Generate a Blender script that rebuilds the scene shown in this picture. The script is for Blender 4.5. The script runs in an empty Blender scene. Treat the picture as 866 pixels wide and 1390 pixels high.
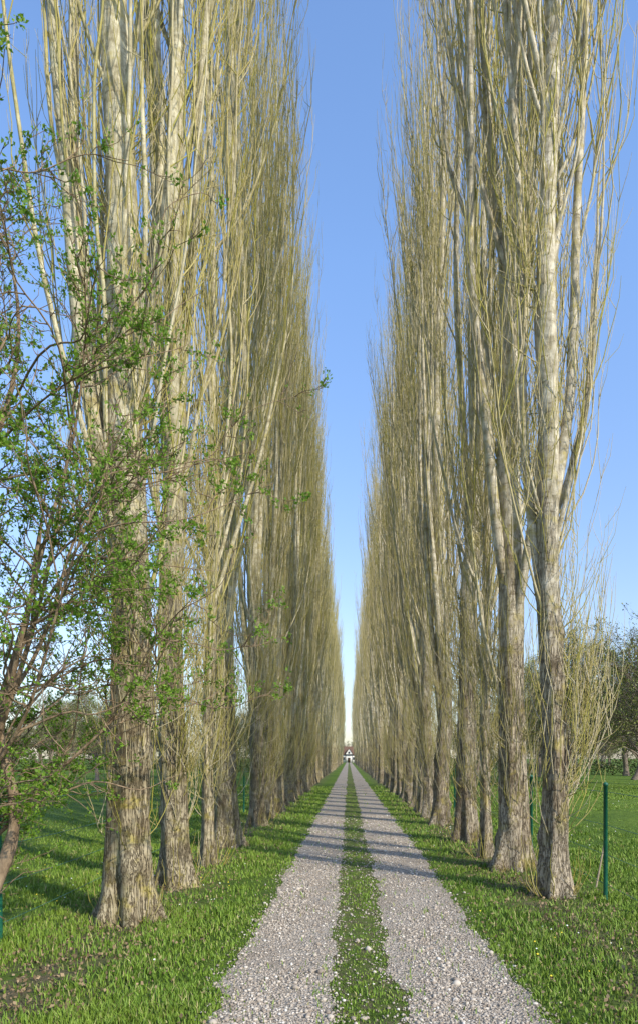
import bpy, math, numpy as np
from mathutils import Vector
sc=bpy.context.scene
TAU=2*math.pi
# ------------------------------------------------------------------ helpers
def mesh_from(name,V,F,attrs=None,smooth=False,mat=None):
    V=np.ascontiguousarray(V,dtype=np.float32).reshape(-1,3); F=np.ascontiguousarray(F,dtype=np.int32)
    n=F.shape[1]; m=bpy.data.meshes.new(name)
    m.vertices.add(len(V)); m.vertices.foreach_set('co',V.ravel())
    m.loops.add(F.size); m.loops.foreach_set('vertex_index',F.ravel())
    m.polygons.add(len(F)); m.polygons.foreach_set('loop_start',np.arange(0,F.size,n,dtype=np.int32))
    m.polygons.foreach_set('loop_total',np.full(len(F),n,dtype=np.int32))
    if smooth: m.polygons.foreach_set('use_smooth',np.ones(len(F),dtype=bool))
    m.update(calc_edges=True)
    for k,a in (attrs or {}).items():
        at=m.attributes.new(k,'FLOAT','POINT'); at.data.foreach_set('value',np.ascontiguousarray(a,dtype=np.float32).ravel())
    if mat: m.materials.append(mat)
    return m
def obj(name,mesh,loc=(0,0,0),rz=0,sc_=(1,1,1),parent=None,color=None):
    o=bpy.data.objects.new(name,mesh); sc.collection.objects.link(o)
    o.location=loc; o.rotation_euler=(0,0,rz); o.scale=sc_
    if parent: o.parent=parent
    if color: o.color=color
    return o
class Acc:
    def __init__(s): s.V=[];s.F=[];s.A=[];s.B=[];s.n=0
    def add(s,V,F,a,b):
        s.V.append(V.reshape(-1,3)); s.F.append(F+s.n); s.A.append(a.ravel()); s.B.append(b.ravel()); s.n+=len(s.V[-1])
    def arrays(s): return np.concatenate(s.V),np.concatenate(s.F),np.concatenate(s.A),np.concatenate(s.B)
    def mesh(s,name,mat,smooth=True):
        V,F,A,B=s.arrays(); return mesh_from(name,V,F,{'thick':A,'rnd':B},smooth,mat)
def tubes(acc,P,R,S,rnd):
    N,K,_=P.shape
    T=np.gradient(P,axis=1); T/=np.linalg.norm(T,axis=2,keepdims=True)+1e-9
    mt=np.abs(T.mean(1)); ref=np.where((mt[:,0]<0.7)[:,None],np.array([[1.,0,0]]),np.array([[0,1.,0]]))[:,None,:]
    U=np.cross(T,ref); U/=np.linalg.norm(U,axis=2,keepdims=True)+1e-9
    W=np.cross(T,U); a=np.arange(S)/S*TAU
    V=P[:,:,None,:]+R[:,:,None,None]*(U[:,:,None,:]*np.cos(a)[None,None,:,None]+W[:,:,None,:]*np.sin(a)[None,None,:,None])
    idx=np.arange(N*K*S).reshape(N,K,S); nx=np.roll(idx,-1,axis=2)
    F=np.stack([idx[:,:-1],nx[:,:-1],nx[:,1:],idx[:,1:]],-1).reshape(-1,4)
    acc.add(V,F,np.repeat(R[:,:,None],S,2),np.broadcast_to(rnd[:,None,None],(N,K,S)))
def ascend(rng,st,az,s,L,r0,K,k=3.0,wob=0.05,rmin=0.003):
    t=np.linspace(0,1,K)[None,:]; N=len(st)
    h=s[:,None]*(1-np.exp(-k*t))/(1-math.exp(-k))
    def w():
        ph=rng.uniform(0,TAU,(N,1)); f=rng.uniform(.5,1.6,(N,1)); ph2=rng.uniform(0,TAU,(N,1))
        return (np.sin(TAU*f*t+ph)-np.sin(ph)+.3*(np.sin(TAU*f*2.7*t+ph2)-np.sin(ph2)))*wob*L[:,None]*.25
    P=np.empty((N,K,3)); P[...,0]=st[:,0:1]+h*np.cos(az)[:,None]+w(); P[...,1]=st[:,1:2]+h*np.sin(az)[:,None]+w()
    P[...,2]=st[:,2:3]+L[:,None]*t
    return P, r0[:,None]*(1-t)**.85+rmin
def sample(rng,P,R,n,tlo=.1,thi=1.0,wt=None):
    N,K,_=P.shape
    p=None if wt is None else wt/wt.sum()
    i=rng.choice(N,n,p=p); t=rng.uniform(tlo,thi,n)*(K-1); a=np.minimum(t.astype(int),K-2); f=(t-a)
    pos=P[i,a]*(1-f)[:,None]+P[i,a+1]*f[:,None]; r=R[i,a]*(1-f)+R[i,a+1]*f
    d=P[i,a+1]-P[i,a]; d/=np.linalg.norm(d,axis=1,keepdims=True)+1e-9
    return pos,r,i,d
# ------------------------------------------------------------------ material helper
class NT:
    def __init__(s,name,rough=.85,spec=.2):
        s.m=bpy.data.materials.new(name); s.m.use_nodes=True; s.t=s.m.node_tree; s.b=s.t.nodes['Principled BSDF']; s.out=s.t.nodes['Material Output']
        s.b.inputs['Roughness'].default_value=rough; s.b.inputs['Specular IOR Level'].default_value=spec
    def n(s,ty,**kw):
        n=s.t.nodes.new(ty)
        for k,v in kw.items(): setattr(n,k,v)
        return n
    def l(s,a,b): s.t.links.new(a,b)
    def setin(s,i,v):
        if hasattr(v,'is_output') or hasattr(v,'links'): s.l(v,i)
        else: i.default_value=v
    def attr(s,name): n=s.n('ShaderNodeAttribute',attribute_name=name); return n.outputs['Fac']
    def math(s,op,a,b=0.0,clamp=False):
        n=s.n('ShaderNodeMath',operation=op,use_clamp=clamp); s.setin(n.inputs[0],a); s.setin(n.inputs[1],b); return n.outputs[0]
    def mr(s,v,a,b,c=0.,d=1.):
        n=s.n('ShaderNodeMapRange'); s.setin(n.inputs[0],v)
        for i,x in enumerate((a,b,c,d)): n.inputs[i+1].default_value=x
        return n.outputs[0]
    def mix(s,f,a,b,bt='MIX'):
        n=s.n('ShaderNodeMix',data_type='RGBA',blend_type=bt)
        s.setin(n.inputs[0],f)
        for i,v in ((6,a),(7,b)):
            if isinstance(v,tuple): n.inputs[i].default_value=(*v,1) if len(v)==3 else v
            else: s.l(v,n.inputs[i])
        return n.outputs[2]
    def pos(s,scale=(1,1,1),obj_=True,rand=False):
        tc=s.n('ShaderNodeTexCoord'); v=tc.outputs['Object']
        if rand:
            oi=s.n('ShaderNodeObjectInfo'); m=s.math('MULTIPLY',oi.outputs['Random'],37.0)
            c=s.n('ShaderNodeVectorMath',operation='ADD'); s.l(v,c.inputs[0]); s.l(m,c.inputs[1]); v=c.outputs[0]
        mp=s.n('ShaderNodeMapping'); mp.inputs['Scale'].default_value=scale; s.l(v,mp.inputs['Vector']); return mp.outputs[0]
    def noise(s,v,scale,detail=4,rough=.55,dist=0.):
        n=s.n('ShaderNodeTexNoise'); n.inputs['Scale'].default_value=scale; n.inputs['Detail'].default_value=detail
        n.inputs['Roughness'].default_value=rough; n.inputs['Distortion'].default_value=dist; s.l(v,n.inputs['Vector']); return n.outputs['Fac']
    def vor(s,v,scale,feature='F1',out='Distance',rnd=1.):
        n=s.n('ShaderNodeTexVoronoi',feature=feature); n.inputs['Scale'].default_value=scale; n.inputs['Randomness'].default_value=rnd
        s.l(v,n.inputs['Vector']); return n.outputs[out]
    def bump(s,h,dist,strength=1.):
        n=s.n('ShaderNodeBump'); n.inputs['Distance'].default_value=dist; n.inputs['Strength'].default_value=strength
        s.l(h,n.inputs['Height']); s.l(n.outputs[0],s.b.inputs['Normal'])
    def color(s,c):
        if isinstance(c,tuple): s.b.inputs['Base Color'].default_value=(*c,1)
        else: s.l(c,s.b.inputs['Base Color'])
        return s
    def translucent(s,c,f):
        tr=s.n('ShaderNodeBsdfTranslucent'); s.l(c,tr.inputs['Color']) ; mx=s.n('ShaderNodeMixShader'); mx.inputs[0].default_value=f
        s.l(s.b.outputs[0],mx.inputs[1]); s.l(tr.outputs[0],mx.inputs[2]); s.l(mx.outputs[0],s.out.inputs[0])

def poplar_mat():
    m=NT('poplar_bark',.9,.1)
    v1=m.pos((1,1,.12),rand=True); v0=m.pos((1,1,1),rand=True)
    n1=m.noise(v1,26,4,.6,.8)
    ridge=m.math('ABSOLUTE',m.math('SUBTRACT',n1,.5))
    n2_=m.noise(m.pos((1,1,.3),rand=True),38,3,.6,.5)
    furrow=m.math('MAXIMUM',m.mr(ridge,.055,.005),m.mr(n2_,.42,.30,0,.8))
    thick=m.attr('thick'); rnd=m.attr('rnd')
    tc=m.n('ShaderNodeTexCoord'); sx=m.n('ShaderNodeSeparateXYZ'); m.l(tc.outputs['Object'],sx.inputs[0]); z=sx.outputs[2]
    low=m.math('MULTIPLY',m.mr(m.math('ADD',z,m.mr(m.noise(v0,1.3,3),.3,.7,-1.6,1.6)),2.6,6.8,1,0),m.mr(thick,.05,.11))
    rough_c=m.mix(m.math('MULTIPLY',furrow,.8),m.mix(m.mr(m.noise(v0,2.3,4,.6),.38,.62),(.22,.18,.13),(.42,.37,.295)),(.075,.055,.037))
    moss=m.mr(m.noise(v0,3.1,5,.65),.54,.68)
    rough_c=m.mix(m.math('MULTIPLY',moss,.45),rough_c,(.17,.17,.05))
    up=m.mix(m.mr(m.noise(v0,6,5,.65),.38,.62),(.31,.28,.205),(.62,.585,.50))
    up=m.mix(m.math('MULTIPLY',furrow,.3),up,(.16,.13,.085))
    bark=m.mix(low,up,rough_c)
    lich=m.mr(m.noise(v0,4.2,6,.7),.53,.65)
    bark=m.mix(m.math('MULTIPLY',lich,.6),bark,(.38,.32,.08))
    band=m.mr(m.noise(m.pos((1,1,3.5),rand=True),7,3,.6),.58,.68)
    bark=m.mix(m.math('MULTIPLY',band,.6),bark,(.14,.11,.07))
    tw=m.mix(m.mr(rnd,0,.55),(.29,.28,.06),(.40,.345,.165)); tw=m.mix(m.mr(rnd,.55,1),tw,(.52,.47,.375))
    c=m.mix(m.mr(thick,.008,.03),tw,bark)
    oi=m.n('ShaderNodeObjectInfo'); c=m.mix(1.,c,oi.outputs['Color'],'MULTIPLY')
    m.color(c)
    h=m.math('SUBTRACT',m.math('MULTIPLY',m.noise(v1,40,5,.6),.3),m.math('MULTIPLY',furrow,m.math('ADD',m.math('MULTIPLY',low,.9),.1)))
    m.bump(h,.022,.9)
    return m.m
M_POP=poplar_mat()

# ------------------------------------------------------------------ poplar
def poplar(seed,r0,H,nl=38,nbig=3,nsec=390,nter=2200,bigdir=None,S=40,K=150,lod=0):
    rng=np.random.default_rng(seed); acc=Acc()
    u=np.linspace(0,1,K); zs=-.15+(H+.15)*(u**1.6)
    p=rng.uniform(0,TAU,6); lean=rng.uniform(-.2,.2,2)
    def cen(z):
        g=z/H; s=np.clip(z/3,0,1)
        return np.stack([lean[0]*g+s*(.09*np.sin(z*.35+p[0])+.025*np.sin(z*1.3+p[1])), lean[1]*g+s*(.09*np.sin(z*.31+p[2])+.025*np.sin(z*1.1+p[3])), z],-1)
    def rad(z): return r0*np.clip(1-z/H,0,1)**1.0+.006
    C=cen(zs); th=np.arange(S)/S*TAU; Z=zs[:,None]; TH=th[None,:]
    nb=rng.integers(4,7)
    fl=np.exp(-np.clip(Z,0,9)/.33)
    m=1+fl*(.5+.45*np.cos(nb*TH+p[4]+.3*np.sin(Z*2))+.2*np.cos(2*TH+p[5]))
    m=m+np.exp(-np.clip(Z,0,99)/5)*(.09*np.cos(5*TH+p[0]+.5*Z)+.07*np.cos(3*TH+p[1]-.35*Z)+.035*np.cos(11*TH+p[2]+np.sin(Z*1.7)))
    m=m+.022*np.cos(17*TH+2*np.sin(Z*2.1+p[3]))+.03*np.sin(Z*5.1+2*np.cos(TH+p[3]))*np.cos(3*TH+p[4]+Z)
    for _ in range(16):
        bz=rng.uniform(.4,8); bt=rng.uniform(0,TAU); A=rng.uniform(.1,.36); w=rng.uniform(.08,.2)
        m=m+A*np.exp(-((Z-bz)/w)**2-(np.angle(np.exp(1j*(TH-bt)))/.4)**2)
    R=rad(np.clip(zs,0,H))[:,None]*m
    V=np.stack([C[:,0:1]+R*np.cos(TH),C[:,1:2]+R*np.sin(TH),np.broadcast_to(Z,R.shape)],-1)
    idx=np.arange(K*S).reshape(K,S); nx=np.roll(idx,-1,1)
    acc.add(V,np.stack([idx[:-1],nx[:-1],nx[1:],idx[1:]],-1).reshape(-1,4),R,np.full(R.shape,.5))
    q=lod>0
    def w(z): g=np.clip(z/H,0,1); return 1.75*np.interp(g,[0,.12,.3,.55,.8,1],[.5,.75,.95,1.0,.92,.35])
    z0=rng.uniform(2.3,6,nbig); az=(np.arange(nbig)/nbig*TAU+rng.uniform(-.5,.5,nbig)) if bigdir is None else np.array(bigdir)
    L=np.minimum(H*rng.uniform(.5,.8,nbig),H-z0)
    Pb,Rb=ascend(rng,cen(z0),az,rng.uniform(.4,1.0,nbig),L,r0*rng.uniform(.3,.48,nbig),12 if q else 40,2.6,.025)
    tubes(acc,Pb,Rb,6 if q else 10,rng.random(nbig))
    n1=int(nl*.75); z0=2.4+(H*.82-2.4)*rng.random(n1)**.95
    L=np.minimum(rng.uniform(3.5,10,n1),H*1.0-z0+.3); s=w(z0+L*.75)*rng.uniform(.25,1,n1)
    r=np.minimum(.008+.0036*L*rng.uniform(.4,1.4,n1),rad(z0)*.5)
    KL=9 if q else 18
    P1,R1=ascend(rng,cen(z0),rng.uniform(0,TAU,n1),s,L,r,KL,2.3,.03); tubes(acc,P1,R1,4 if q else 6,rng.random(n1))
    n2=nl-n1+8; st,rr,_,_=sample(rng,Pb,Rb,n2,.1,.85); L=np.minimum(rng.uniform(2.5,7,n2),H-st[:,2]+.3)
    out=np.arctan2(st[:,1],st[:,0])+rng.normal(0,1.1,n2)
    P2,R2=ascend(rng,st,out,rng.uniform(.2,.7,n2),L,np.minimum(.007+.0033*L,rr*.6),KL,2.3,.03); tubes(acc,P2,R2,4 if q else 6,rng.random(n2))
    PP=np.concatenate([P1,P2]); RR=np.concatenate([R1,R2])
    wt=(PP[:,-1,2]-PP[:,0,2])
    st,rr,_,_=sample(rng,PP,RR,nsec,.08,.97,wt); L=rng.uniform(.8,3.2,nsec)
    L=np.minimum(L,np.maximum(.4,H+.3-st[:,2]))
    out=np.arctan2(st[:,1],st[:,0])+rng.normal(0,1.3,nsec)
    f=[1.,1.35,2.2][lod]; KS=[7,5,4][lod]
    Ps,Rs=ascend(rng,st,out,rng.uniform(.12,.55,nsec),L,np.minimum(.003+.0026*L,rr*.7+.001)*f,KS,2.0,.07,.0024*f); tubes(acc,Ps,Rs,3 if q else 4,rng.random(nsec))
    n3=220 if not q else 50; z0=.8+(H*.75)*rng.random(n3)**1.9; a=rng.uniform(0,TAU,n3)
    cl=rng.uniform(1.5,9,6); ca=rng.uniform(0,TAU,6); k=rng.integers(0,6,n3//2); z0[:n3//2]=cl[k]+rng.normal(0,.14,n3//2); a[:n3//2]=ca[k]+rng.normal(0,.5,n3//2)
    st=cen(z0); st[:,0]+=np.cos(a)*rad(z0)*.8; st[:,1]+=np.sin(a)*rad(z0)*.8
    Pe,Re=ascend(rng,st,a,rng.uniform(.15,.8,n3),rng.uniform(.3,2.4,n3),rng.uniform(.003,.007,n3),KS,2.0,.08,.0024); tubes(acc,Pe,Re,3,rng.random(n3))
    PP=np.concatenate([Ps,Pe]); RR=np.concatenate([Rs,Re]); wt=(PP[:,-1,2]-PP[:,0,2])
    if nter:
        st,rr,_,_=sample(rng,PP,RR,nter,.1,1,wt); L=rng.uniform(.2,1.1,nter)
        Pt,Rt=ascend(rng,st,rng.uniform(0,TAU,nter),rng.uniform(.04,.3,nter),L,np.minimum(.0032,rr)*f,3,1.6,.08,.0017*f); tubes(acc,Pt,Rt,3,rng.random(nter))
    return acc
P=lambda k,*a,**kw: poplar(*a,**kw).mesh('poplar_mesh_'+k,M_POP)
pop={}
pop['A']=P('a',11,.24,27,40,4,420,2500,[2.6,3.4,.3,1.6])
pop['B']=P('b',22,.19,27)
pop['C']=P('c',33,.1,21,18,2,210,1300)
pop['D']=P('d',44,.225,29)
pop['E']=P('e',58,.175,26,38,2,450,2900)
pop['F']=P('f',66,.24,28,40,4)
pop['G']=P('g',77,.22,28)
lodA=[poplar(200+i,.21,27.5,28,3,230,720,None,12,40,1).arrays() for i in range(3)]
lodB=[poplar(300+i,.22,27.5,24,3,160,190,None,8,20,2).arrays() for i in range(3)]
rng=np.random.default_rng(5)
def tint(side):
    b=rng.uniform(.88,1.08)
    return (b*1.0,b*.97,b*.81,1) if side<0 else (b*1.05,b*1.01,b*.93,1)
left=[(7.8,'A',-2.58),(9.85,'B',-2.55),(11.7,'C',-2.47),(14.2,'D',-2.6),(18.6,'G',-2.58),(21.2,'B',-2.62),(23.5,'F',-2.6)]
right=[(9.2,'E',2.84),(11.4,'F',2.8),(12.8,'C',2.64),(15.1,'G',2.7),(19.,'A',2.62),(21.3,'B',2.6),(23.4,'D',2.7)]
trees=[]
for side,lst in ((-1,left),(1,right)):
    y=lst[-1][0]+2.5; L=list(lst)
    prev=''
    far=[]
    while y<282:
        x=side*2.65+rng.normal(0,.09)
        if y<46:
            k='ABDEFG'[rng.integers(6)]
            while k==prev: k='ABDEFG'[rng.integers(6)]
            prev=k; L.append((y,k,x))
        else: far.append((x,y))
        y+=rng.uniform(2.3,3.1) if y<60 else rng.uniform(2.6,3.4)*(1+y/500)
    for i,(y,k,x) in enumerate(L):
        s=1. if i<4 else rng.uniform(.88,1.04)
        mir=-1 if (i>7 and rng.random()<.5) else 1
        rz=rng.uniform(0,TAU) if not (side<0 and i==0) else 0.
        trees.append((x,y))
        obj('poplar_tree',pop[k],(x,y,0),rz,(s*mir,s,s*rng.uniform(.95,1.05)),color=tint(side))
    for lo_,hi_,lod in ((0,115,lodA),(115,400,lodB)):
        VV=[];FF=[];AA=[];BB=[];n=0
        for (x,y) in far:
            if not lo_<=y<hi_: continue
            V,F,A,B=lod[rng.integers(3)]; a=rng.uniform(0,TAU); s=rng.uniform(.88,1.05); zs_=s*rng.uniform(.94,1.05)
            VV.append(np.stack([(V[:,0]*math.cos(a)-V[:,1]*math.sin(a))*s+x,(V[:,0]*math.sin(a)+V[:,1]*math.cos(a))*s+y,V[:,2]*zs_],-1)); FF.append(F+n); n+=len(V); AA.append(A); BB.append(np.clip(B*.8+rng.uniform(0,.2),0,1))
        obj('poplar_row',mesh_from('poplar_row',np.concatenate(VV),np.concatenate(FF),{'thick':np.concatenate(AA),'rnd':np.concatenate(BB)},True,M_POP),color=(1,.97,.82,1) if side<0 else (1.05,1.01,.93,1))
# ------------------------------------------------------------------ generic branching tree
def spread(rng,st,d,L,r0,K,up=.3,wob=.1,rmin=.003,taper=.85):
    t=np.linspace(0,1,K)[None,:]; N=len(st); P=np.empty((N,K,3))
    for c in range(3):
        ph=rng.uniform(0,TAU,(N,1)); f=rng.uniform(.5,1.8,(N,1))
        P[...,c]=st[:,c:c+1]+L[:,None]*(d[:,c:c+1]*t)+(np.sin(TAU*f*t+ph)-np.sin(ph))*wob*L[:,None]*.5
    P[...,2]+=L[:,None]*up*t**2*.5
    return P,r0[:,None]*(1-t)**taper+rmin
def rotdir(rng,d,ang,flat=0.):
    r=rng.normal(size=d.shape); r[:,2]*=(1-flat); r-=d*(r*d).sum(1,keepdims=True); r/=np.linalg.norm(r,axis=1,keepdims=True)+1e-9
    o=d*np.cos(ang)[:,None]+r*np.sin(ang)[:,None]; return o/np.linalg.norm(o,axis=1,keepdims=True)
def leaves_mesh(name,rng,pos,size,mat,aspect=.55,up=.3):
    N=len(pos); a=rng.normal(size=(N,3)); a[:,2]+=up; a/=np.linalg.norm(a,axis=1,keepdims=True)
    b=np.cross(a,rng.normal(size=(N,3))); b/=np.linalg.norm(b,axis=1,keepdims=True)+1e-9; c=np.cross(a,b)
    s=size[:,None]
    V=np.stack([pos,pos+a*s*.5+b*s*aspect*.5+c*s*.1,pos+a*s,pos+a*s*.5-b*s*aspect*.5+c*s*.1],1)
    F=np.arange(N*4).reshape(N,4)
    return mesh_from(name,V,F,{'rnd':np.repeat(rng.random(N),4)},False,mat)
def leaf_mat(name,c1,c2,tr=.4,s=1.2):
    m=NT(name,.55,.3); c=m.mix(m.attr('rnd'),c1,c2)
    c=m.mix(m.mr(m.noise(m.pos(),s,2),.35,.65,0,.35),c,tuple(x*.6 for x in c1))
    m.color(c)
    if tr: m.translucent(c,tr)
    return m.m
M_LEAF=leaf_mat('young_leaf',(.12,.25,.02),(.27,.42,.045),.45)
M_BUD=leaf_mat('budding_leaf',(.14,.18,.035),(.27,.30,.07),0)
def bark_mat(name,c1,c2):
    m=NT(name,.9,.1); v=m.pos((1,1,.35)); m.color(m.mix(m.mr(m.noise(v,14,5,.65),.35,.65),c1,c2)); m.bump(m.noise(v,25,5,.7),.02); return m.m
M_BARK2=bark_mat('broadleaf_bark',(.12,.09,.065),(.28,.235,.18))
M_BARK3=bark_mat('plum_bark',(.13,.09,.055),(.34,.25,.16))
def broad(name,seed,H,W,nleaf,leafsize):
    rng=np.random.default_rng(seed); acc=Acc()
    P,R=spread(rng,np.array([[0,0,-.1]]),np.array([[.05,.03,1.]]),np.array([H*.55]),np.array([H*.022]),14,.1,.06,.02,.7)
    R[:,0]*=1.5; tubes(acc,P,R,12,np.array([.5]))
    n=20; st,rr,_,d=sample(rng,P,R,n,.25,1.); ang=rng.uniform(.4,1.2,n); dd=rotdir(rng,np.tile([[0,0,1.]],(n,1)),ang)
    L=W*rng.uniform(.6,1.0,n)*np.where(ang<.8,1.2,.95)
    P1,R1=spread(rng,st,dd,L,np.minimum(rr*.5,.008*H*rng.uniform(.5,1,n)),14,.35,.10,.012); tubes(acc,P1,R1,7,rng.random(n))
    n=200; st,rr,_,d=sample(rng,P1,R1,n,.2,1.); dd=rotdir(rng,d,rng.uniform(.4,1.1,n))
    P2,R2=spread(rng,st,dd,rng.uniform(.18,.4,n)*W,np.minimum(rr*.7,.025),9,.3,.10,.007); tubes(acc,P2,R2,4,rng.random(n))
    n=1200; st,rr,_,d=sample(rng,P2,R2,n,.1,1.); dd=rotdir(rng,d,rng.uniform(.4,1.1,n))
    P3,R3=spread(rng,st,dd,rng.uniform(.08,.2,n)*W,np.minimum(rr*.7,.011),4,.25,.12,.005); tubes(acc,P3,R3,3,rng.random(n))
    n=2600; st,rr,_,d=sample(rng,P3,R3,n,.1,1.); dd=rotdir(rng,d,rng.uniform(.3,1.,n))
    P4,R4=spread(rng,st,dd,rng.uniform(.04,.1,n)*W,np.minimum(rr*.7,.006),3,.2,.1,.0035); tubes(acc,P4,R4,3,rng.random(n))
    bm=acc.mesh(name+'_wood',M_BARK2)
    pos,_,_,_=sample(rng,P4,R4,nleaf,.2,1.); pos=pos+rng.normal(0,.09,pos.shape)
    lm=leaves_mesh(name+'_leaves',rng,pos,rng.uniform(.5,1.3,nleaf)*leafsize,M_BUD,.6)
    return bm,lm
bro=[broad('orchard_a',101,11,5.2,17000,.11),broad('orchard_b',102,9,4.6,16000,.11),broad('orchard_c',103,12,5.6,10000,.11)]
def place(name,k,loc,rz,s,parent=None):
    bm,lm=bro[k]
    e=bpy.data.objects.new(name,None); sc.collection.objects.link(e); e.location=loc; e.rotation_euler=(0,0,rz); e.scale=(s,s,s)
    if parent: e.parent=parent
    obj('branches' if not parent else 'tree_branches',bm,parent=e); obj('foliage' if not parent else 'tree_foliage',lm,parent=e)
rng=np.random.default_rng(9)
for x,y,k,s in [(17.8,40,0,1.0),(15.8,46,1,1.0),(22,47,1,1.2),(13.8,55,0,.9),(19,58,2,1.1),(26,60,0,1.2),(20,70,1,1.2),(31,74,2,1.1),(15.5,80,0,1.1),(37,84,1,1.3),(27,92,2,1.1),
                (-22,58,1,.8),(-31,66,0,.8),(-14,74,1,.75),(-18,66,2,.7),(-40,90,2,.85),(-24,88,0,.9),(-17,100,1,.9),(-11,96,0,.8),(-34,78,1,.9)]:
    place('orchard_tree',k,(x,y,0),rng.uniform(0,TAU),s)
dl=bpy.data.objects.new('distant_tree_line',None); sc.collection.objects.link(dl)
for i in range(110):
    side=1 if i%2 else -1
    y=rng.uniform(110,280); x=side*(rng.uniform(8,25)+ y*rng.uniform(.03,.62))
    place('distant_tree',rng.integers(3),(x,y,0),rng.uniform(0,TAU),rng.uniform(.85,1.35),dl)
for i in range(20):
    place('distant_tree',rng.integers(3),(-38+i*4+rng.normal(),rng.uniform(325,350),0),rng.uniform(0,TAU),rng.uniform(.8,1.1),dl)
N=70000; sd=np.where(rng.random(N)<.5,-1,1); u=rng.random(N); x0=sd*(11+75*u); y0=np.where(sd>0,72,98)+18*np.sin(u*7+sd)+rng.normal(0,1.0,N)
hh=(2.0+1.0*np.sin(u*60+sd)+.8*np.sin(u*143.))*.8+.8; z0=hh*rng.random(N)**.8
pos=np.stack([x0+rng.normal(0,.4,N),y0,z0],-1)
obj('hedgerow',leaves_mesh('hedgerow',rng,pos,rng.uniform(.12,.3,N),leaf_mat('hedge_leaf',(.06,.085,.02),(.16,.18,.05),0,.4),.6))
# ------------------------------------------------------------------ plum tree in young leaf at left
rng=np.random.default_rng(78); acc=Acc()
base=np.array([[-3.55,5.7,-.1]])
D=np.array([[.10,-.02,1.],[.04,.08,1.],[-.12,-.1,1.],[.22,.05,.95],[.42,.1,.9],[.30,-.12,.9],[.34,.25,.8],[.55,.1,.6],[.5,-.2,.75],[.2,-.2,.9]])
nst=len(D); stx=np.repeat(base,nst,0)+rng.normal(0,.06,(nst,3))*[1,1,0]; stx[4:,2]=rng.uniform(.5,1.6,nst-4)
dd=D/np.linalg.norm(D,axis=1,keepdims=True)
P0,R0=spread(rng,stx,dd,np.array([6.3,6.5,5.5,5.5,3.7,4.5,4.0,3.0,3.2,5.0]),np.array([.05,.042,.035,.032,.02,.024,.02,.016,.016,.024]),26,.1,.045,.005); tubes(acc,P0,R0,9,rng.random(nst))
cz=np.array([[-3.25,5.6,-.1],[-3.17,5.6,.4],[-2.97,5.62,.85],[-2.86,5.65,1.2],[-2.84,5.68,1.5],[-2.93,5.7,1.8],[-3.03,5.72,2.15],[-2.97,5.75,2.6],[-2.8,5.8,3.1],[-2.75,5.85,3.7],[-2.65,5.85,4.4]])
tt=np.linspace(0,10,40); cs=np.stack([np.interp(tt,np.arange(11),cz[:,i]) for i in range(3)],-1)
for _ in range(4): cs[1:-1]=(cs[:-2]+cs[1:-1]*2+cs[2:])/4
tubes(acc,cs[None],(.058*(1-np.linspace(0,1,40))**.7+.006+.006*np.sin(np.arange(40)*1.3))[None],12,np.array([.5]))
n=150; st,rr,_,d=sample(rng,P0,R0,n,.08,1.); dd=rotdir(rng,d,rng.uniform(.45,1.15,n)); dd[:,0]+=rng.uniform(0,.3,n); dd/=np.linalg.norm(dd,axis=1,keepdims=True)
P1,R1=spread(rng,st,dd,rng.uniform(.5,1.7,n),np.minimum(rr*.6,.009),14,.1,.08,.0025); tubes(acc,P1,R1,5,rng.random(n))
n=1100; st,rr,_,d=sample(rng,P1,R1,n,.1,1.); dd=rotdir(rng,d,rng.uniform(.4,1.2,n))
P2,R2=spread(rng,st,dd,rng.uniform(.15,.65,n),np.minimum(rr*.7,.004),6,.1,.1,.0018); tubes(acc,P2,R2,4,rng.random(n))
n=4200; st,rr,_,d=sample(rng,P2,R2,n,.1,1.); dd=rotdir(rng,d,rng.uniform(.5,1.2,n))
P3,R3=spread(rng,st,dd,rng.uniform(.04,.18,n),np.minimum(rr*.7,.0025),3,.2,.1,.0013); tubes(acc,P3,R3,3,rng.random(n))
wood=acc.mesh('plum_wood',M_BARK3)
c1,_,_,_=sample(rng,P3,R3,8600,.4,1.); c2,_,_,_=sample(rng,P2,R2,2900,.3,1.)
cc=np.concatenate([c1,c2]); keep=(np.sin(cc[:,0]*3.1+cc[:,2]*2.3)+np.sin(cc[:,1]*2.9-cc[:,2]*1.7)+rng.normal(0,.8,len(cc)))>-.9; cc=cc[keep]
pos=np.repeat(cc,6,0)+rng.normal(0,.016,(len(cc)*6,3))
pe=bpy.data.objects.new('plum_tree',None); sc.collection.objects.link(pe)
obj('branches',wood,parent=pe); obj('leaves',leaves_mesh('plum_leaves',rng,pos,rng.uniform(.018,.044,len(pos)),M_LEAF,.6,.5),parent=pe)
# ------------------------------------------------------------------ ground
rs=np.random.default_rng(3); _d=rs.normal(size=(12,2)); _p=rs.uniform(0,TAU,12)
def n2(x,y,f):
    r=0
    for i in range(12):
        r=r+np.sin((x*_d[i,0]+y*_d[i,1])*f*(1+.25*i)+_p[i])/(1+.2*i)
    return r/3.
m=NT('meadow_grass',.9,.1); v=m.pos()
g=m.mix(m.mr(m.noise(v,.9,6,.65),.35,.65),(.055,.11,.014),(.13,.20,.028))
g=m.mix(m.mr(m.noise(v,.12,3),.4,.6,0,.6),g,(.16,.235,.033))
fine=m.noise(v,38,5,.75); g=m.mix(m.mr(fine,.42,.62,0,.45),g,(.045,.08,.018))
sx=m.n('ShaderNodeSeparateXYZ'); m.l(v,sx.inputs[0]); ax=m.math('ABSOLUTE',sx.outputs[0])
rowf=m.mr(m.math('ABSOLUTE',m.math('SUBTRACT',ax,2.65)),.1,.95,1,0)
d1=m.math('MULTIPLY',rowf,m.mr(m.noise(v,3.2,5,.7),.38,.56))
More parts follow.
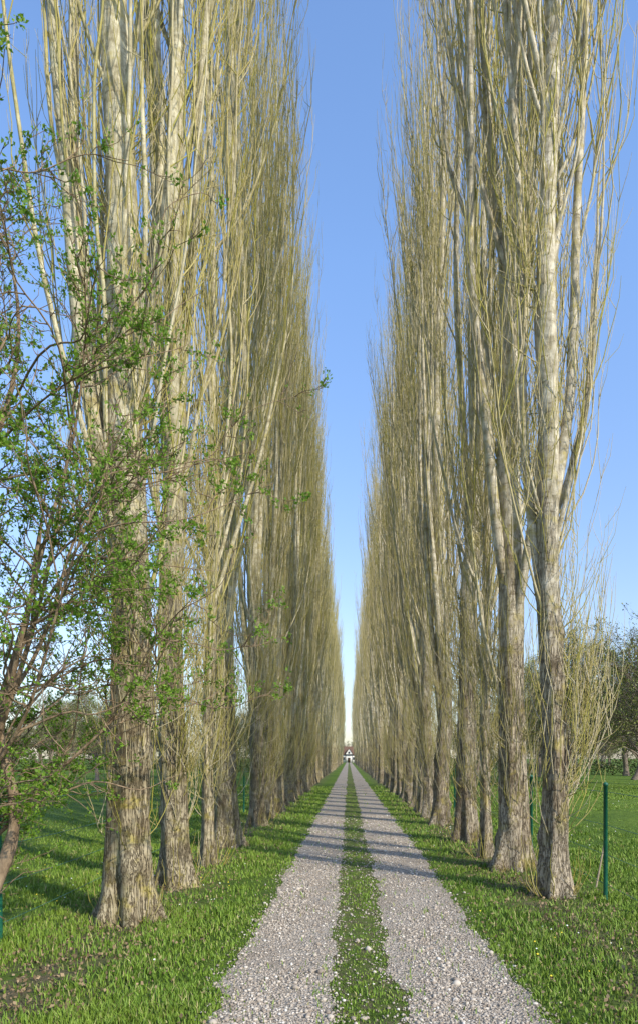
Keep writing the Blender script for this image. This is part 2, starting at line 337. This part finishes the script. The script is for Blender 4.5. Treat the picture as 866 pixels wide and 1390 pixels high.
mid=m.math('MULTIPLY',m.mr(m.math('ABSOLUTE',m.math('SUBTRACT',sx.outputs[0],.17)),.3,1.6,1,0),m.mr(m.noise(v,5,5,.7),.4,.62))
soil=m.mix(m.mr(m.noise(v,60,4,.7),.35,.65),(.09,.068,.04),(.24,.19,.13))
g=m.mix(m.math('MULTIPLY',m.math('MAXIMUM',d1,mid),.85),g,soil)
far=m.vor(v,1.7,'F1'); g=m.mix(m.math('MULTIPLY',m.mr(far,.07,.03),m.mr(m.noise(v,.3,2),.5,.6)),g,(.5,.5,.15))
m.color(g); m.bump(m.math('ADD',m.noise(v,30,5,.8),m.math('MULTIPLY',m.noise(v,3,3),2.)),.06,.9); M_G=m.m
gx=np.concatenate([-np.geomspace(2000,5,50),np.linspace(-4.6,4.6,24),np.geomspace(5,2000,50)])
gy=np.concatenate([[-60,-20,-5],np.geomspace(2,2500,140)])
X,Y=np.meshgrid(gx,gy,indexing='ij')
edge=np.clip((np.abs(X)-4)/6,0,1)
Z=edge*(.10*n2(X,Y,.12))*np.clip(1-np.hypot(X,Y)/900,0,1)
idx=np.arange(X.size).reshape(X.shape)
F=np.stack([idx[:-1,:-1],idx[1:,:-1],idx[1:,1:],idx[:-1,1:]],-1).reshape(-1,4)
obj('grass_field',mesh_from('grass_field',np.stack([X,Y,Z],-1),F,None,True,M_G))
m=NT('gravel_track',.95,.1); v=m.pos()
vc=m.vor(v,46,'F1','Color'); sc1=m.n('ShaderNodeSeparateColor'); m.l(vc,sc1.inputs[0])
c=m.mix(sc1.outputs[0],(.28,.235,.18),(.52,.455,.375)); c=m.mix(m.mr(sc1.outputs[1],.75,1.,0,.5),c,(.6,.55,.47))
c=m.mix(m.mr(m.vor(v,46,'DISTANCE_TO_EDGE'),.0,.12,.55,0),c,(.14,.11,.08))
c=m.mix(m.mr(m.noise(v,1.6,5,.65),.44,.66,0,.65),c,(.25,.20,.145))
m.color(c); m.bump(m.math('ADD',m.vor(v,46,'F1'),m.math('MULTIPLY',m.noise(v,7,4),1.5)),.02,.9); M_T=m.m
def eL(y,k): return .06*n2(y*1.0,y*.3+k*9,2.1)+.04*n2(y,k*5.,9.)
T=[(-1.03,-.13),(.42,1.42)]
def strip(name,a,b,k):
    ys=np.concatenate([np.arange(-6,40,.08),np.arange(40,296,.6)]); n=len(ys); cols=7
    xa=a+eL(ys,k); xb=b+eL(ys,k+1); t=np.linspace(0,1,cols)[None,:]
    X=xa[:,None]*(1-t)+xb[:,None]*t; Yv=np.broadcast_to(ys[:,None],X.shape); Z=.004+.0*X
    idx=np.arange(n*cols).reshape(n,cols); F=np.stack([idx[:-1,:-1],idx[:-1,1:],idx[1:,1:],idx[1:,:-1]],-1).reshape(-1,4)
    obj(name,mesh_from(name,np.stack([X,Yv,Z],-1),F,None,True,M_T))
strip('gravel_track',*T[0],1); strip('gravel_track',*T[1],4)
def track_in(x,y):
    r=np.full(x.shape,-9.)
    for (a,b),k in zip(T,(1,4)):
        r=np.maximum(r,np.minimum(x-(a+eL(y,k)),(b+eL(y,k+1))-x))
    return r
rng=np.random.default_rng(21)
import bmesh
b=bmesh.new(); bmesh.ops.create_icosphere(b,subdivisions=1,radius=1); b.verts.ensure_lookup_table()
IV=np.array([q.co[:] for q in b.verts]); IF=np.array([[q.index for q in f.verts] for f in b.faces]); b.free()
N=80000; y=4.*(22/4.)**rng.random(N)**1.15; x=rng.uniform(-1.35,1.75,N); ins=track_in(x,y)
pt=np.clip(.62+.45*n2(x*1.2,y*.6,1.7),.12,1)
pr=np.where(ins>0,(.4+.5*np.clip(ins*4,0,1))*pt,np.exp(ins/.07)*.3+.05*(np.abs(x-.15)<.4)); kp=rng.random(N)<pr; x=x[kp];y=y[kp]
n=len(x); s=rng.lognormal(math.log(.0075),.42,n)*(1+y/60)
sc3=rng.uniform(.6,1.3,(n,1,3))*s[:,None,None]; sc3[:,:,2]*=.7
V=IV[None]*sc3*(1+rng.uniform(-.22,.22,(n,12,1))); a=rng.uniform(0,TAU,n); ca,sa=np.cos(a)[:,None],np.sin(a)[:,None]
V=np.stack([V[...,0]*ca-V[...,1]*sa+x[:,None],V[...,0]*sa+V[...,1]*ca+y[:,None],V[...,2]+.005+s[:,None]*.25],-1)
F=(IF[None]+(np.arange(n)*12)[:,None,None]).reshape(-1,3)
m=NT('gravel_stone',.85,.2); r=m.attr('rnd'); c=m.mix(r,(.26,.21,.16),(.52,.455,.37)); c=m.mix(m.mr(r,.9,.97),c,(.64,.59,.51)); m.color(c); M_S=m.m
obj('gravel',mesh_from('gravel',V,F,{'rnd':np.repeat(rng.random(n),12)},False,M_S))
def blades(name,N,ymax,seed,hmul,mat):
    rng=np.random.default_rng(seed)
    y=4.0*(ymax/4.)**rng.random(N); x=rng.uniform(-1,1,N)*(1.6+.62*y)
    ins=track_in(x,y); mid=np.abs(x-.15)<.34
    cl=n2(x,y,2.2); cl2=n2(x,y,.7)
    pr=np.where(ins>0,np.exp(-ins/.05)*.5+.015,1.)*np.where(mid,.55,1.)
    pr*=np.clip(.66+.55*cl+.25*cl2,.12,1); row=np.exp(-((np.abs(x)-2.65)/.5)**2); pr*=1-.75*row
    kp=rng.random(N)<pr; x,y,ins,mid,cl=x[kp],y[kp],ins[kp],mid[kp],cl[kp]; n=len(x)
    H=rng.uniform(.025,.08,n)*hmul*(1+.4*cl)*np.where(mid,.6,1)*np.clip(.5+np.abs(ins)*1.3,.45,1.15)*(1+y/70)
    H=np.clip(H,.012,.2)
    wd=rng.uniform(.0022,.0045,n)*(1+y/9)
    a=rng.uniform(0,TAU,n); ln=rng.uniform(.1,.9,n)*H; b=a+rng.normal(0,.6,n)+math.pi/2
    dx,dy=np.cos(a)*wd,np.sin(a)*wd; lx,ly=np.cos(b)*ln,np.sin(b)*ln; z0=np.zeros(n)-.005
    V=np.stack([np.stack([x-dx,y-dy,z0],-1),np.stack([x+dx,y+dy,z0],-1),
                np.stack([x+dx*.7+lx*.35,y+dy*.7+ly*.35,H*.6],-1),np.stack([x-dx*.7+lx*.35,y-dy*.7+ly*.35,H*.6],-1),
                np.stack([x+lx+dx*.1,y+ly+dy*.1,H],-1),np.stack([x+lx-dx*.1,y+ly-dy*.1,H],-1)],1)
    base=(np.arange(n)*6)[:,None]; F=np.concatenate([base+[0,1,2,3],base+[3,2,4,5]],0)
    obj(name,mesh_from(name,V,F,{'rnd':np.repeat(rng.random(n),6)},False,mat))
m=NT('grass_blade',.6,.25); r=m.attr('rnd'); c=m.mix(r,(.08,.155,.015),(.19,.29,.032)); c=m.mix(m.mr(r,.88,.96),c,(.36,.31,.14))
c=m.mix(m.mr(m.noise(m.pos(),.8,4),.4,.65,0,.6),c,(.19,.265,.033)); m.color(c); M_B=m.m
blades('grass',480000,45,8,.8,M_B)
rng=np.random.default_rng(31); N=14000; y=4.2*(30/4.2)**rng.random(N); sd=np.where(rng.random(N)<.5,-1,1); x=sd*(2.6+rng.normal(0,.6,N)); kp=track_in(x,y)<0; x,y=x[kp],y[kp]
mm=NT('dead_leaf',.8,.1); mm.color(mm.mix(mm.attr('rnd'),(.12,.08,.045),(.33,.24,.14)))
obj('leaf_litter',leaves_mesh('leaf_litter',rng,np.stack([x,y,rng.uniform(.008,.04,len(x))],-1),rng.uniform(.02,.05,len(x)),mm.m,.7,0))
N=1500; y=5*(60/5)**rng.random(N)**.7; x=rng.uniform(-1,1,N)*(1.6+.6*y); kp=(track_in(x,y)<-.15)&(n2(x,y,.9)>.25)&(np.abs(x)>1.6); x,y=x[kp],y[kp]; n=len(x)
a=np.arange(8)/8*TAU; R=(rng.uniform(.005,.009,n)*(1+y/30))[:,None]; H=rng.uniform(.04,.07,n)[:,None]
V=np.stack([x[:,None]+R*np.cos(a),y[:,None]+R*np.sin(a)*.8,H+R*np.sin(a)*.5],-1)
mm=NT('daisy_petal',.7,.1); mm.color(mm.mix(mm.mr(mm.attr('rnd'),.5,.55),(.7,.7,.62),(.7,.55,.05)))
obj('daisies',mesh_from('daisies',V,np.arange(n*8).reshape(n,8),{'rnd':np.repeat(rng.random(n),8)},False,mm.m))
acc=Acc(); st=[];az=[]
for (x,y) in [t for t in trees if t[1]<26]:
    k=14 if y!=9.2 else 40
    for _ in range(k):
        a=rng.uniform(0,TAU); st.append((x+.26*math.cos(a),y+.26*math.sin(a),0)); az.append(a)
st=np.array(st); az=np.array(az); n=len(st)
P,R=ascend(rng,st,az,rng.uniform(.05,.3,n),rng.uniform(.15,.8,n),rng.uniform(.003,.005,n),8,2.,.12,.002); tubes(acc,P,R,4,rng.random(n))
obj('sucker_shoots',acc.mesh('sucker_shoots',M_POP),color=(1.,.95,.6,1))
# ------------------------------------------------------------------ fences
mg=NT('green_painted_steel',.45,.4); v=mg.pos(); mg.color(mg.mix(mg.mr(mg.noise(v,20,4),.4,.7),(.008,.085,.05),(.015,.12,.07)))
mw=NT('wire',.5,.5); mw.color((.05,.14,.09))
def lathe(name,prof,S,mat,smooth=True):
    prof=np.array(prof); a=np.arange(S)/S*TAU; K=len(prof)
    V=np.stack([prof[:,0:1]*np.cos(a),prof[:,0:1]*np.sin(a),np.broadcast_to(prof[:,1:2],(K,S))],-1)
    idx=np.arange(K*S).reshape(K,S); nx=np.roll(idx,-1,1)
    return mesh_from(name,V,np.stack([idx[:-1],nx[:-1],nx[1:],idx[1:]],-1).reshape(-1,4),None,smooth,mat)
post=lathe('fence_post',[(.028,-.1),(.028,1.53),(.033,1.532),(.034,1.56),(.02,1.575),(.0,1.58)],16,mg.m)
def fence(ys,xs):
    e=bpy.data.objects.new('wire_fence',None); sc.collection.objects.link(e)
    for i,(x,y) in enumerate(zip(xs,ys)): 
        o=obj('post_%d'%(i+1),post,(x,y,0),parent=e); o.rotation_euler=(rng.normal(0,.012),rng.normal(0,.012),0)
    acc=Acc(); Z=np.array([.2,.6,1.0,1.45]); K=len(ys)*4
    t=np.linspace(0,len(ys)-1,K); P=np.empty((4,K,3)); P[...,0]=np.interp(t,np.arange(len(ys)),xs)+.03; P[...,1]=np.interp(t,np.arange(len(ys)),ys); P[...,2]=Z[:,None]-.02*np.abs(np.sin(t*math.pi))
    tubes(acc,P,np.full((4,K),.004),4,np.zeros(4)); obj('wires',acc.mesh('wires',mw.m),parent=e)
fence([4.9,8.9,12.9,16.9,21.0]+list(np.arange(25,90,4.)),[3.45,3.45,3.56,3.45,3.35]+[3.45]*17)
fence(list(np.arange(6.85,90,4.)),[-3.60]*21)
ms=NT('weathered_wood',.85,.1); v=ms.pos((1,1,.1)); ms.color(ms.mix(ms.noise(v,40,4),(.22,.17,.11),(.45,.37,.26)))
def stake(loc,h,r,rx,ry):
    me=lathe('wooden_stake',[(r,-.08),(r*1.02,h*.3),(r*.9,h*.6),(r*.95,h*.93),(r*.3,h)],9,ms.m,False); o=obj('wooden_stake',me,loc); o.rotation_euler=(rx,ry,.3)
stake((3.62,9.7,0),.72,.014,0,.22); stake((-3.3,9.9,0),.26,.05,.05,.03); stake((3.0,11.9,0),.35,.03,0,-.1)
# ------------------------------------------------------------------ house
mwall=NT('white_render',.9,.1); v=mwall.pos(); mwall.color(mwall.mix(mwall.noise(v,2,4),(.62,.59,.53),(.8,.77,.72)))
mroof=NT('brown_tiles',.85,.1); v=mroof.pos(); mroof.color(mroof.mix(mroof.noise(v,5,4),(.10,.06,.04),(.20,.12,.085)))
mtim=NT('dark_timber',.8,.1); mtim.color((.06,.035,.02)); mgl=NT('window_glass',.1,.5); mgl.color((.02,.03,.04))
H=bpy.data.objects.new('country_house',None); sc.collection.objects.link(H); H.location=(.2,300,0)
def box(name,c,s,mat,par):
    x,y,z=[q/2 for q in s]; V=[(a,b_,d) for a in(-x,x) for b_ in(-y,y) for d in(-z,z)]
    F=[(0,1,3,2),(4,6,7,5),(0,4,5,1),(2,3,7,6),(0,2,6,4),(1,5,7,3)]
    return obj(name,mesh_from(name,np.array(V),np.array(F),None,False,mat),c,parent=par)
box('walls',(0,4,1.9),(11,8,3.8),mwall.m,H)
rv=np.array([(-6,-.6,3.6),(6,-.6,3.6),(6,8.6,3.6),(-6,8.6,3.6),(-5,4,7.4),(5,4,7.4)])
rf=bpy.data.meshes.new('roof'); rf.from_pydata([tuple(q) for q in rv],[],[(0,1,5,4),(1,2,5),(2,3,4,5),(3,0,4),(0,3,2,1)]); rf.materials.append(mroof.m); obj('roof',rf,parent=H)
gv=bpy.data.meshes.new('gable'); gv.from_pydata([(-1.6,-.9,3.8),(1.6,-.9,3.8),(0,-.9,6.2),(-1.6,3,3.8),(1.6,3,3.8),(0,3,6.2)],[],[(0,1,2),(3,5,4),(0,2,5,3),(1,4,5,2)]); gv.materials.append(mwall.m); obj('gable',gv,parent=H)
for s_ in (-1,1):
    q=box('gable_roof',(s_*.9,1,5.15),(3.1,4.2,.14),mroof.m,H); q.rotation_euler=(0,s_*math.atan2(2.4,1.6),0)
for i,x in enumerate((-4.6,-2.9,-1.5,1.5,2.9,4.6)): box('timber_%d'%i,(x,-.03,1.9),(.18,.08,3.7),mtim.m,H)
box('timber_rail',(0,-.03,3.5),(11,.1,.2),mtim.m,H)
for i,x in enumerate((-3.75,3.75,-2.2,2.2)): box('window_%d'%i,(x,-.02,1.9),(.9,.1,1.2),mgl.m,H)
box('door',(0,-.02,1.1),(1.1,.1,2.2),mtim.m,H); box('gable_window',(0,-.93,4.5),(.8,.08,.9),mgl.m,H); box('chimney',(3,4,7.6),(.8,.8,1.6),mroof.m,H)
# ------------------------------------------------------------------ light, sky
EL,AZ=35,46
e=math.radians(EL); a=math.radians(AZ)
S=Vector((math.sin(a)*math.cos(e),-math.cos(a)*math.cos(e),math.sin(e)))
ld=bpy.data.lights.new('sun','SUN'); ld.energy=5; ld.angle=math.radians(.6); ld.color=(1,.93,.79)
lo=bpy.data.objects.new('sun',ld); sc.collection.objects.link(lo); lo.rotation_euler=S.to_track_quat('Z','Y').to_euler()
w=bpy.data.worlds.new('World'); sc.world=w; w.use_nodes=True; nt=w.node_tree; bg=nt.nodes['Background']
sk=nt.nodes.new('ShaderNodeTexSky'); sk.sky_type='NISHITA'; sk.sun_disc=False; sk.sun_elevation=e
sk.sun_rotation=math.atan2(S.x,S.y); sk.air_density=1.1; sk.dust_density=.6; sk.ozone_density=2.0
tc=nt.nodes.new('ShaderNodeTexCoord'); sp=nt.nodes.new('ShaderNodeSeparateXYZ'); nt.links.new(tc.outputs['Generated'],sp.inputs[0])
rp=nt.nodes.new('ShaderNodeValToRGB'); nt.links.new(sp.outputs[2],rp.inputs[0])
rp.color_ramp.elements[0].position=0; rp.color_ramp.elements[0].color=(.44,.45,.50,1)
rp.color_ramp.elements[1].position=.6; rp.color_ramp.elements[1].color=(.76,.86,.98,1)
el=rp.color_ramp.elements.new(.18); el.color=(.62,.61,.66,1)
m2=nt.nodes.new('ShaderNodeMix'); m2.data_type='RGBA'; m2.blend_type='MULTIPLY'; m2.inputs[0].default_value=1; m2.inputs[7].default_value=(2.35,2.3,2.3,1)
m2.clamp_result=False
mx=nt.nodes.new('ShaderNodeMix'); mx.data_type='RGBA'; mx.blend_type='MULTIPLY'; mx.inputs[0].default_value=1
nt.links.new(rp.outputs[0],m2.inputs[6])
nt.links.new(sk.outputs[0],mx.inputs[6]); nt.links.new(m2.outputs[2],mx.inputs[7]); nt.links.new(mx.outputs[2],bg.inputs[0]); bg.inputs[1].default_value=.15
sc.view_settings.view_transform='Standard'; sc.view_settings.look='None'; sc.view_settings.exposure=0
cd=bpy.data.cameras.new('camera'); cam=bpy.data.objects.new('camera',cd); sc.collection.objects.link(cam)
cam.location=(0,0,1.9); cam.rotation_euler=(math.radians(90),0,0)
cd.sensor_fit='HORIZONTAL'; cd.sensor_width=36; cd.lens=900/866*36; cd.shift_x=-40/866; cd.shift_y=335/866; cd.clip_end=6000
sc.camera=cam
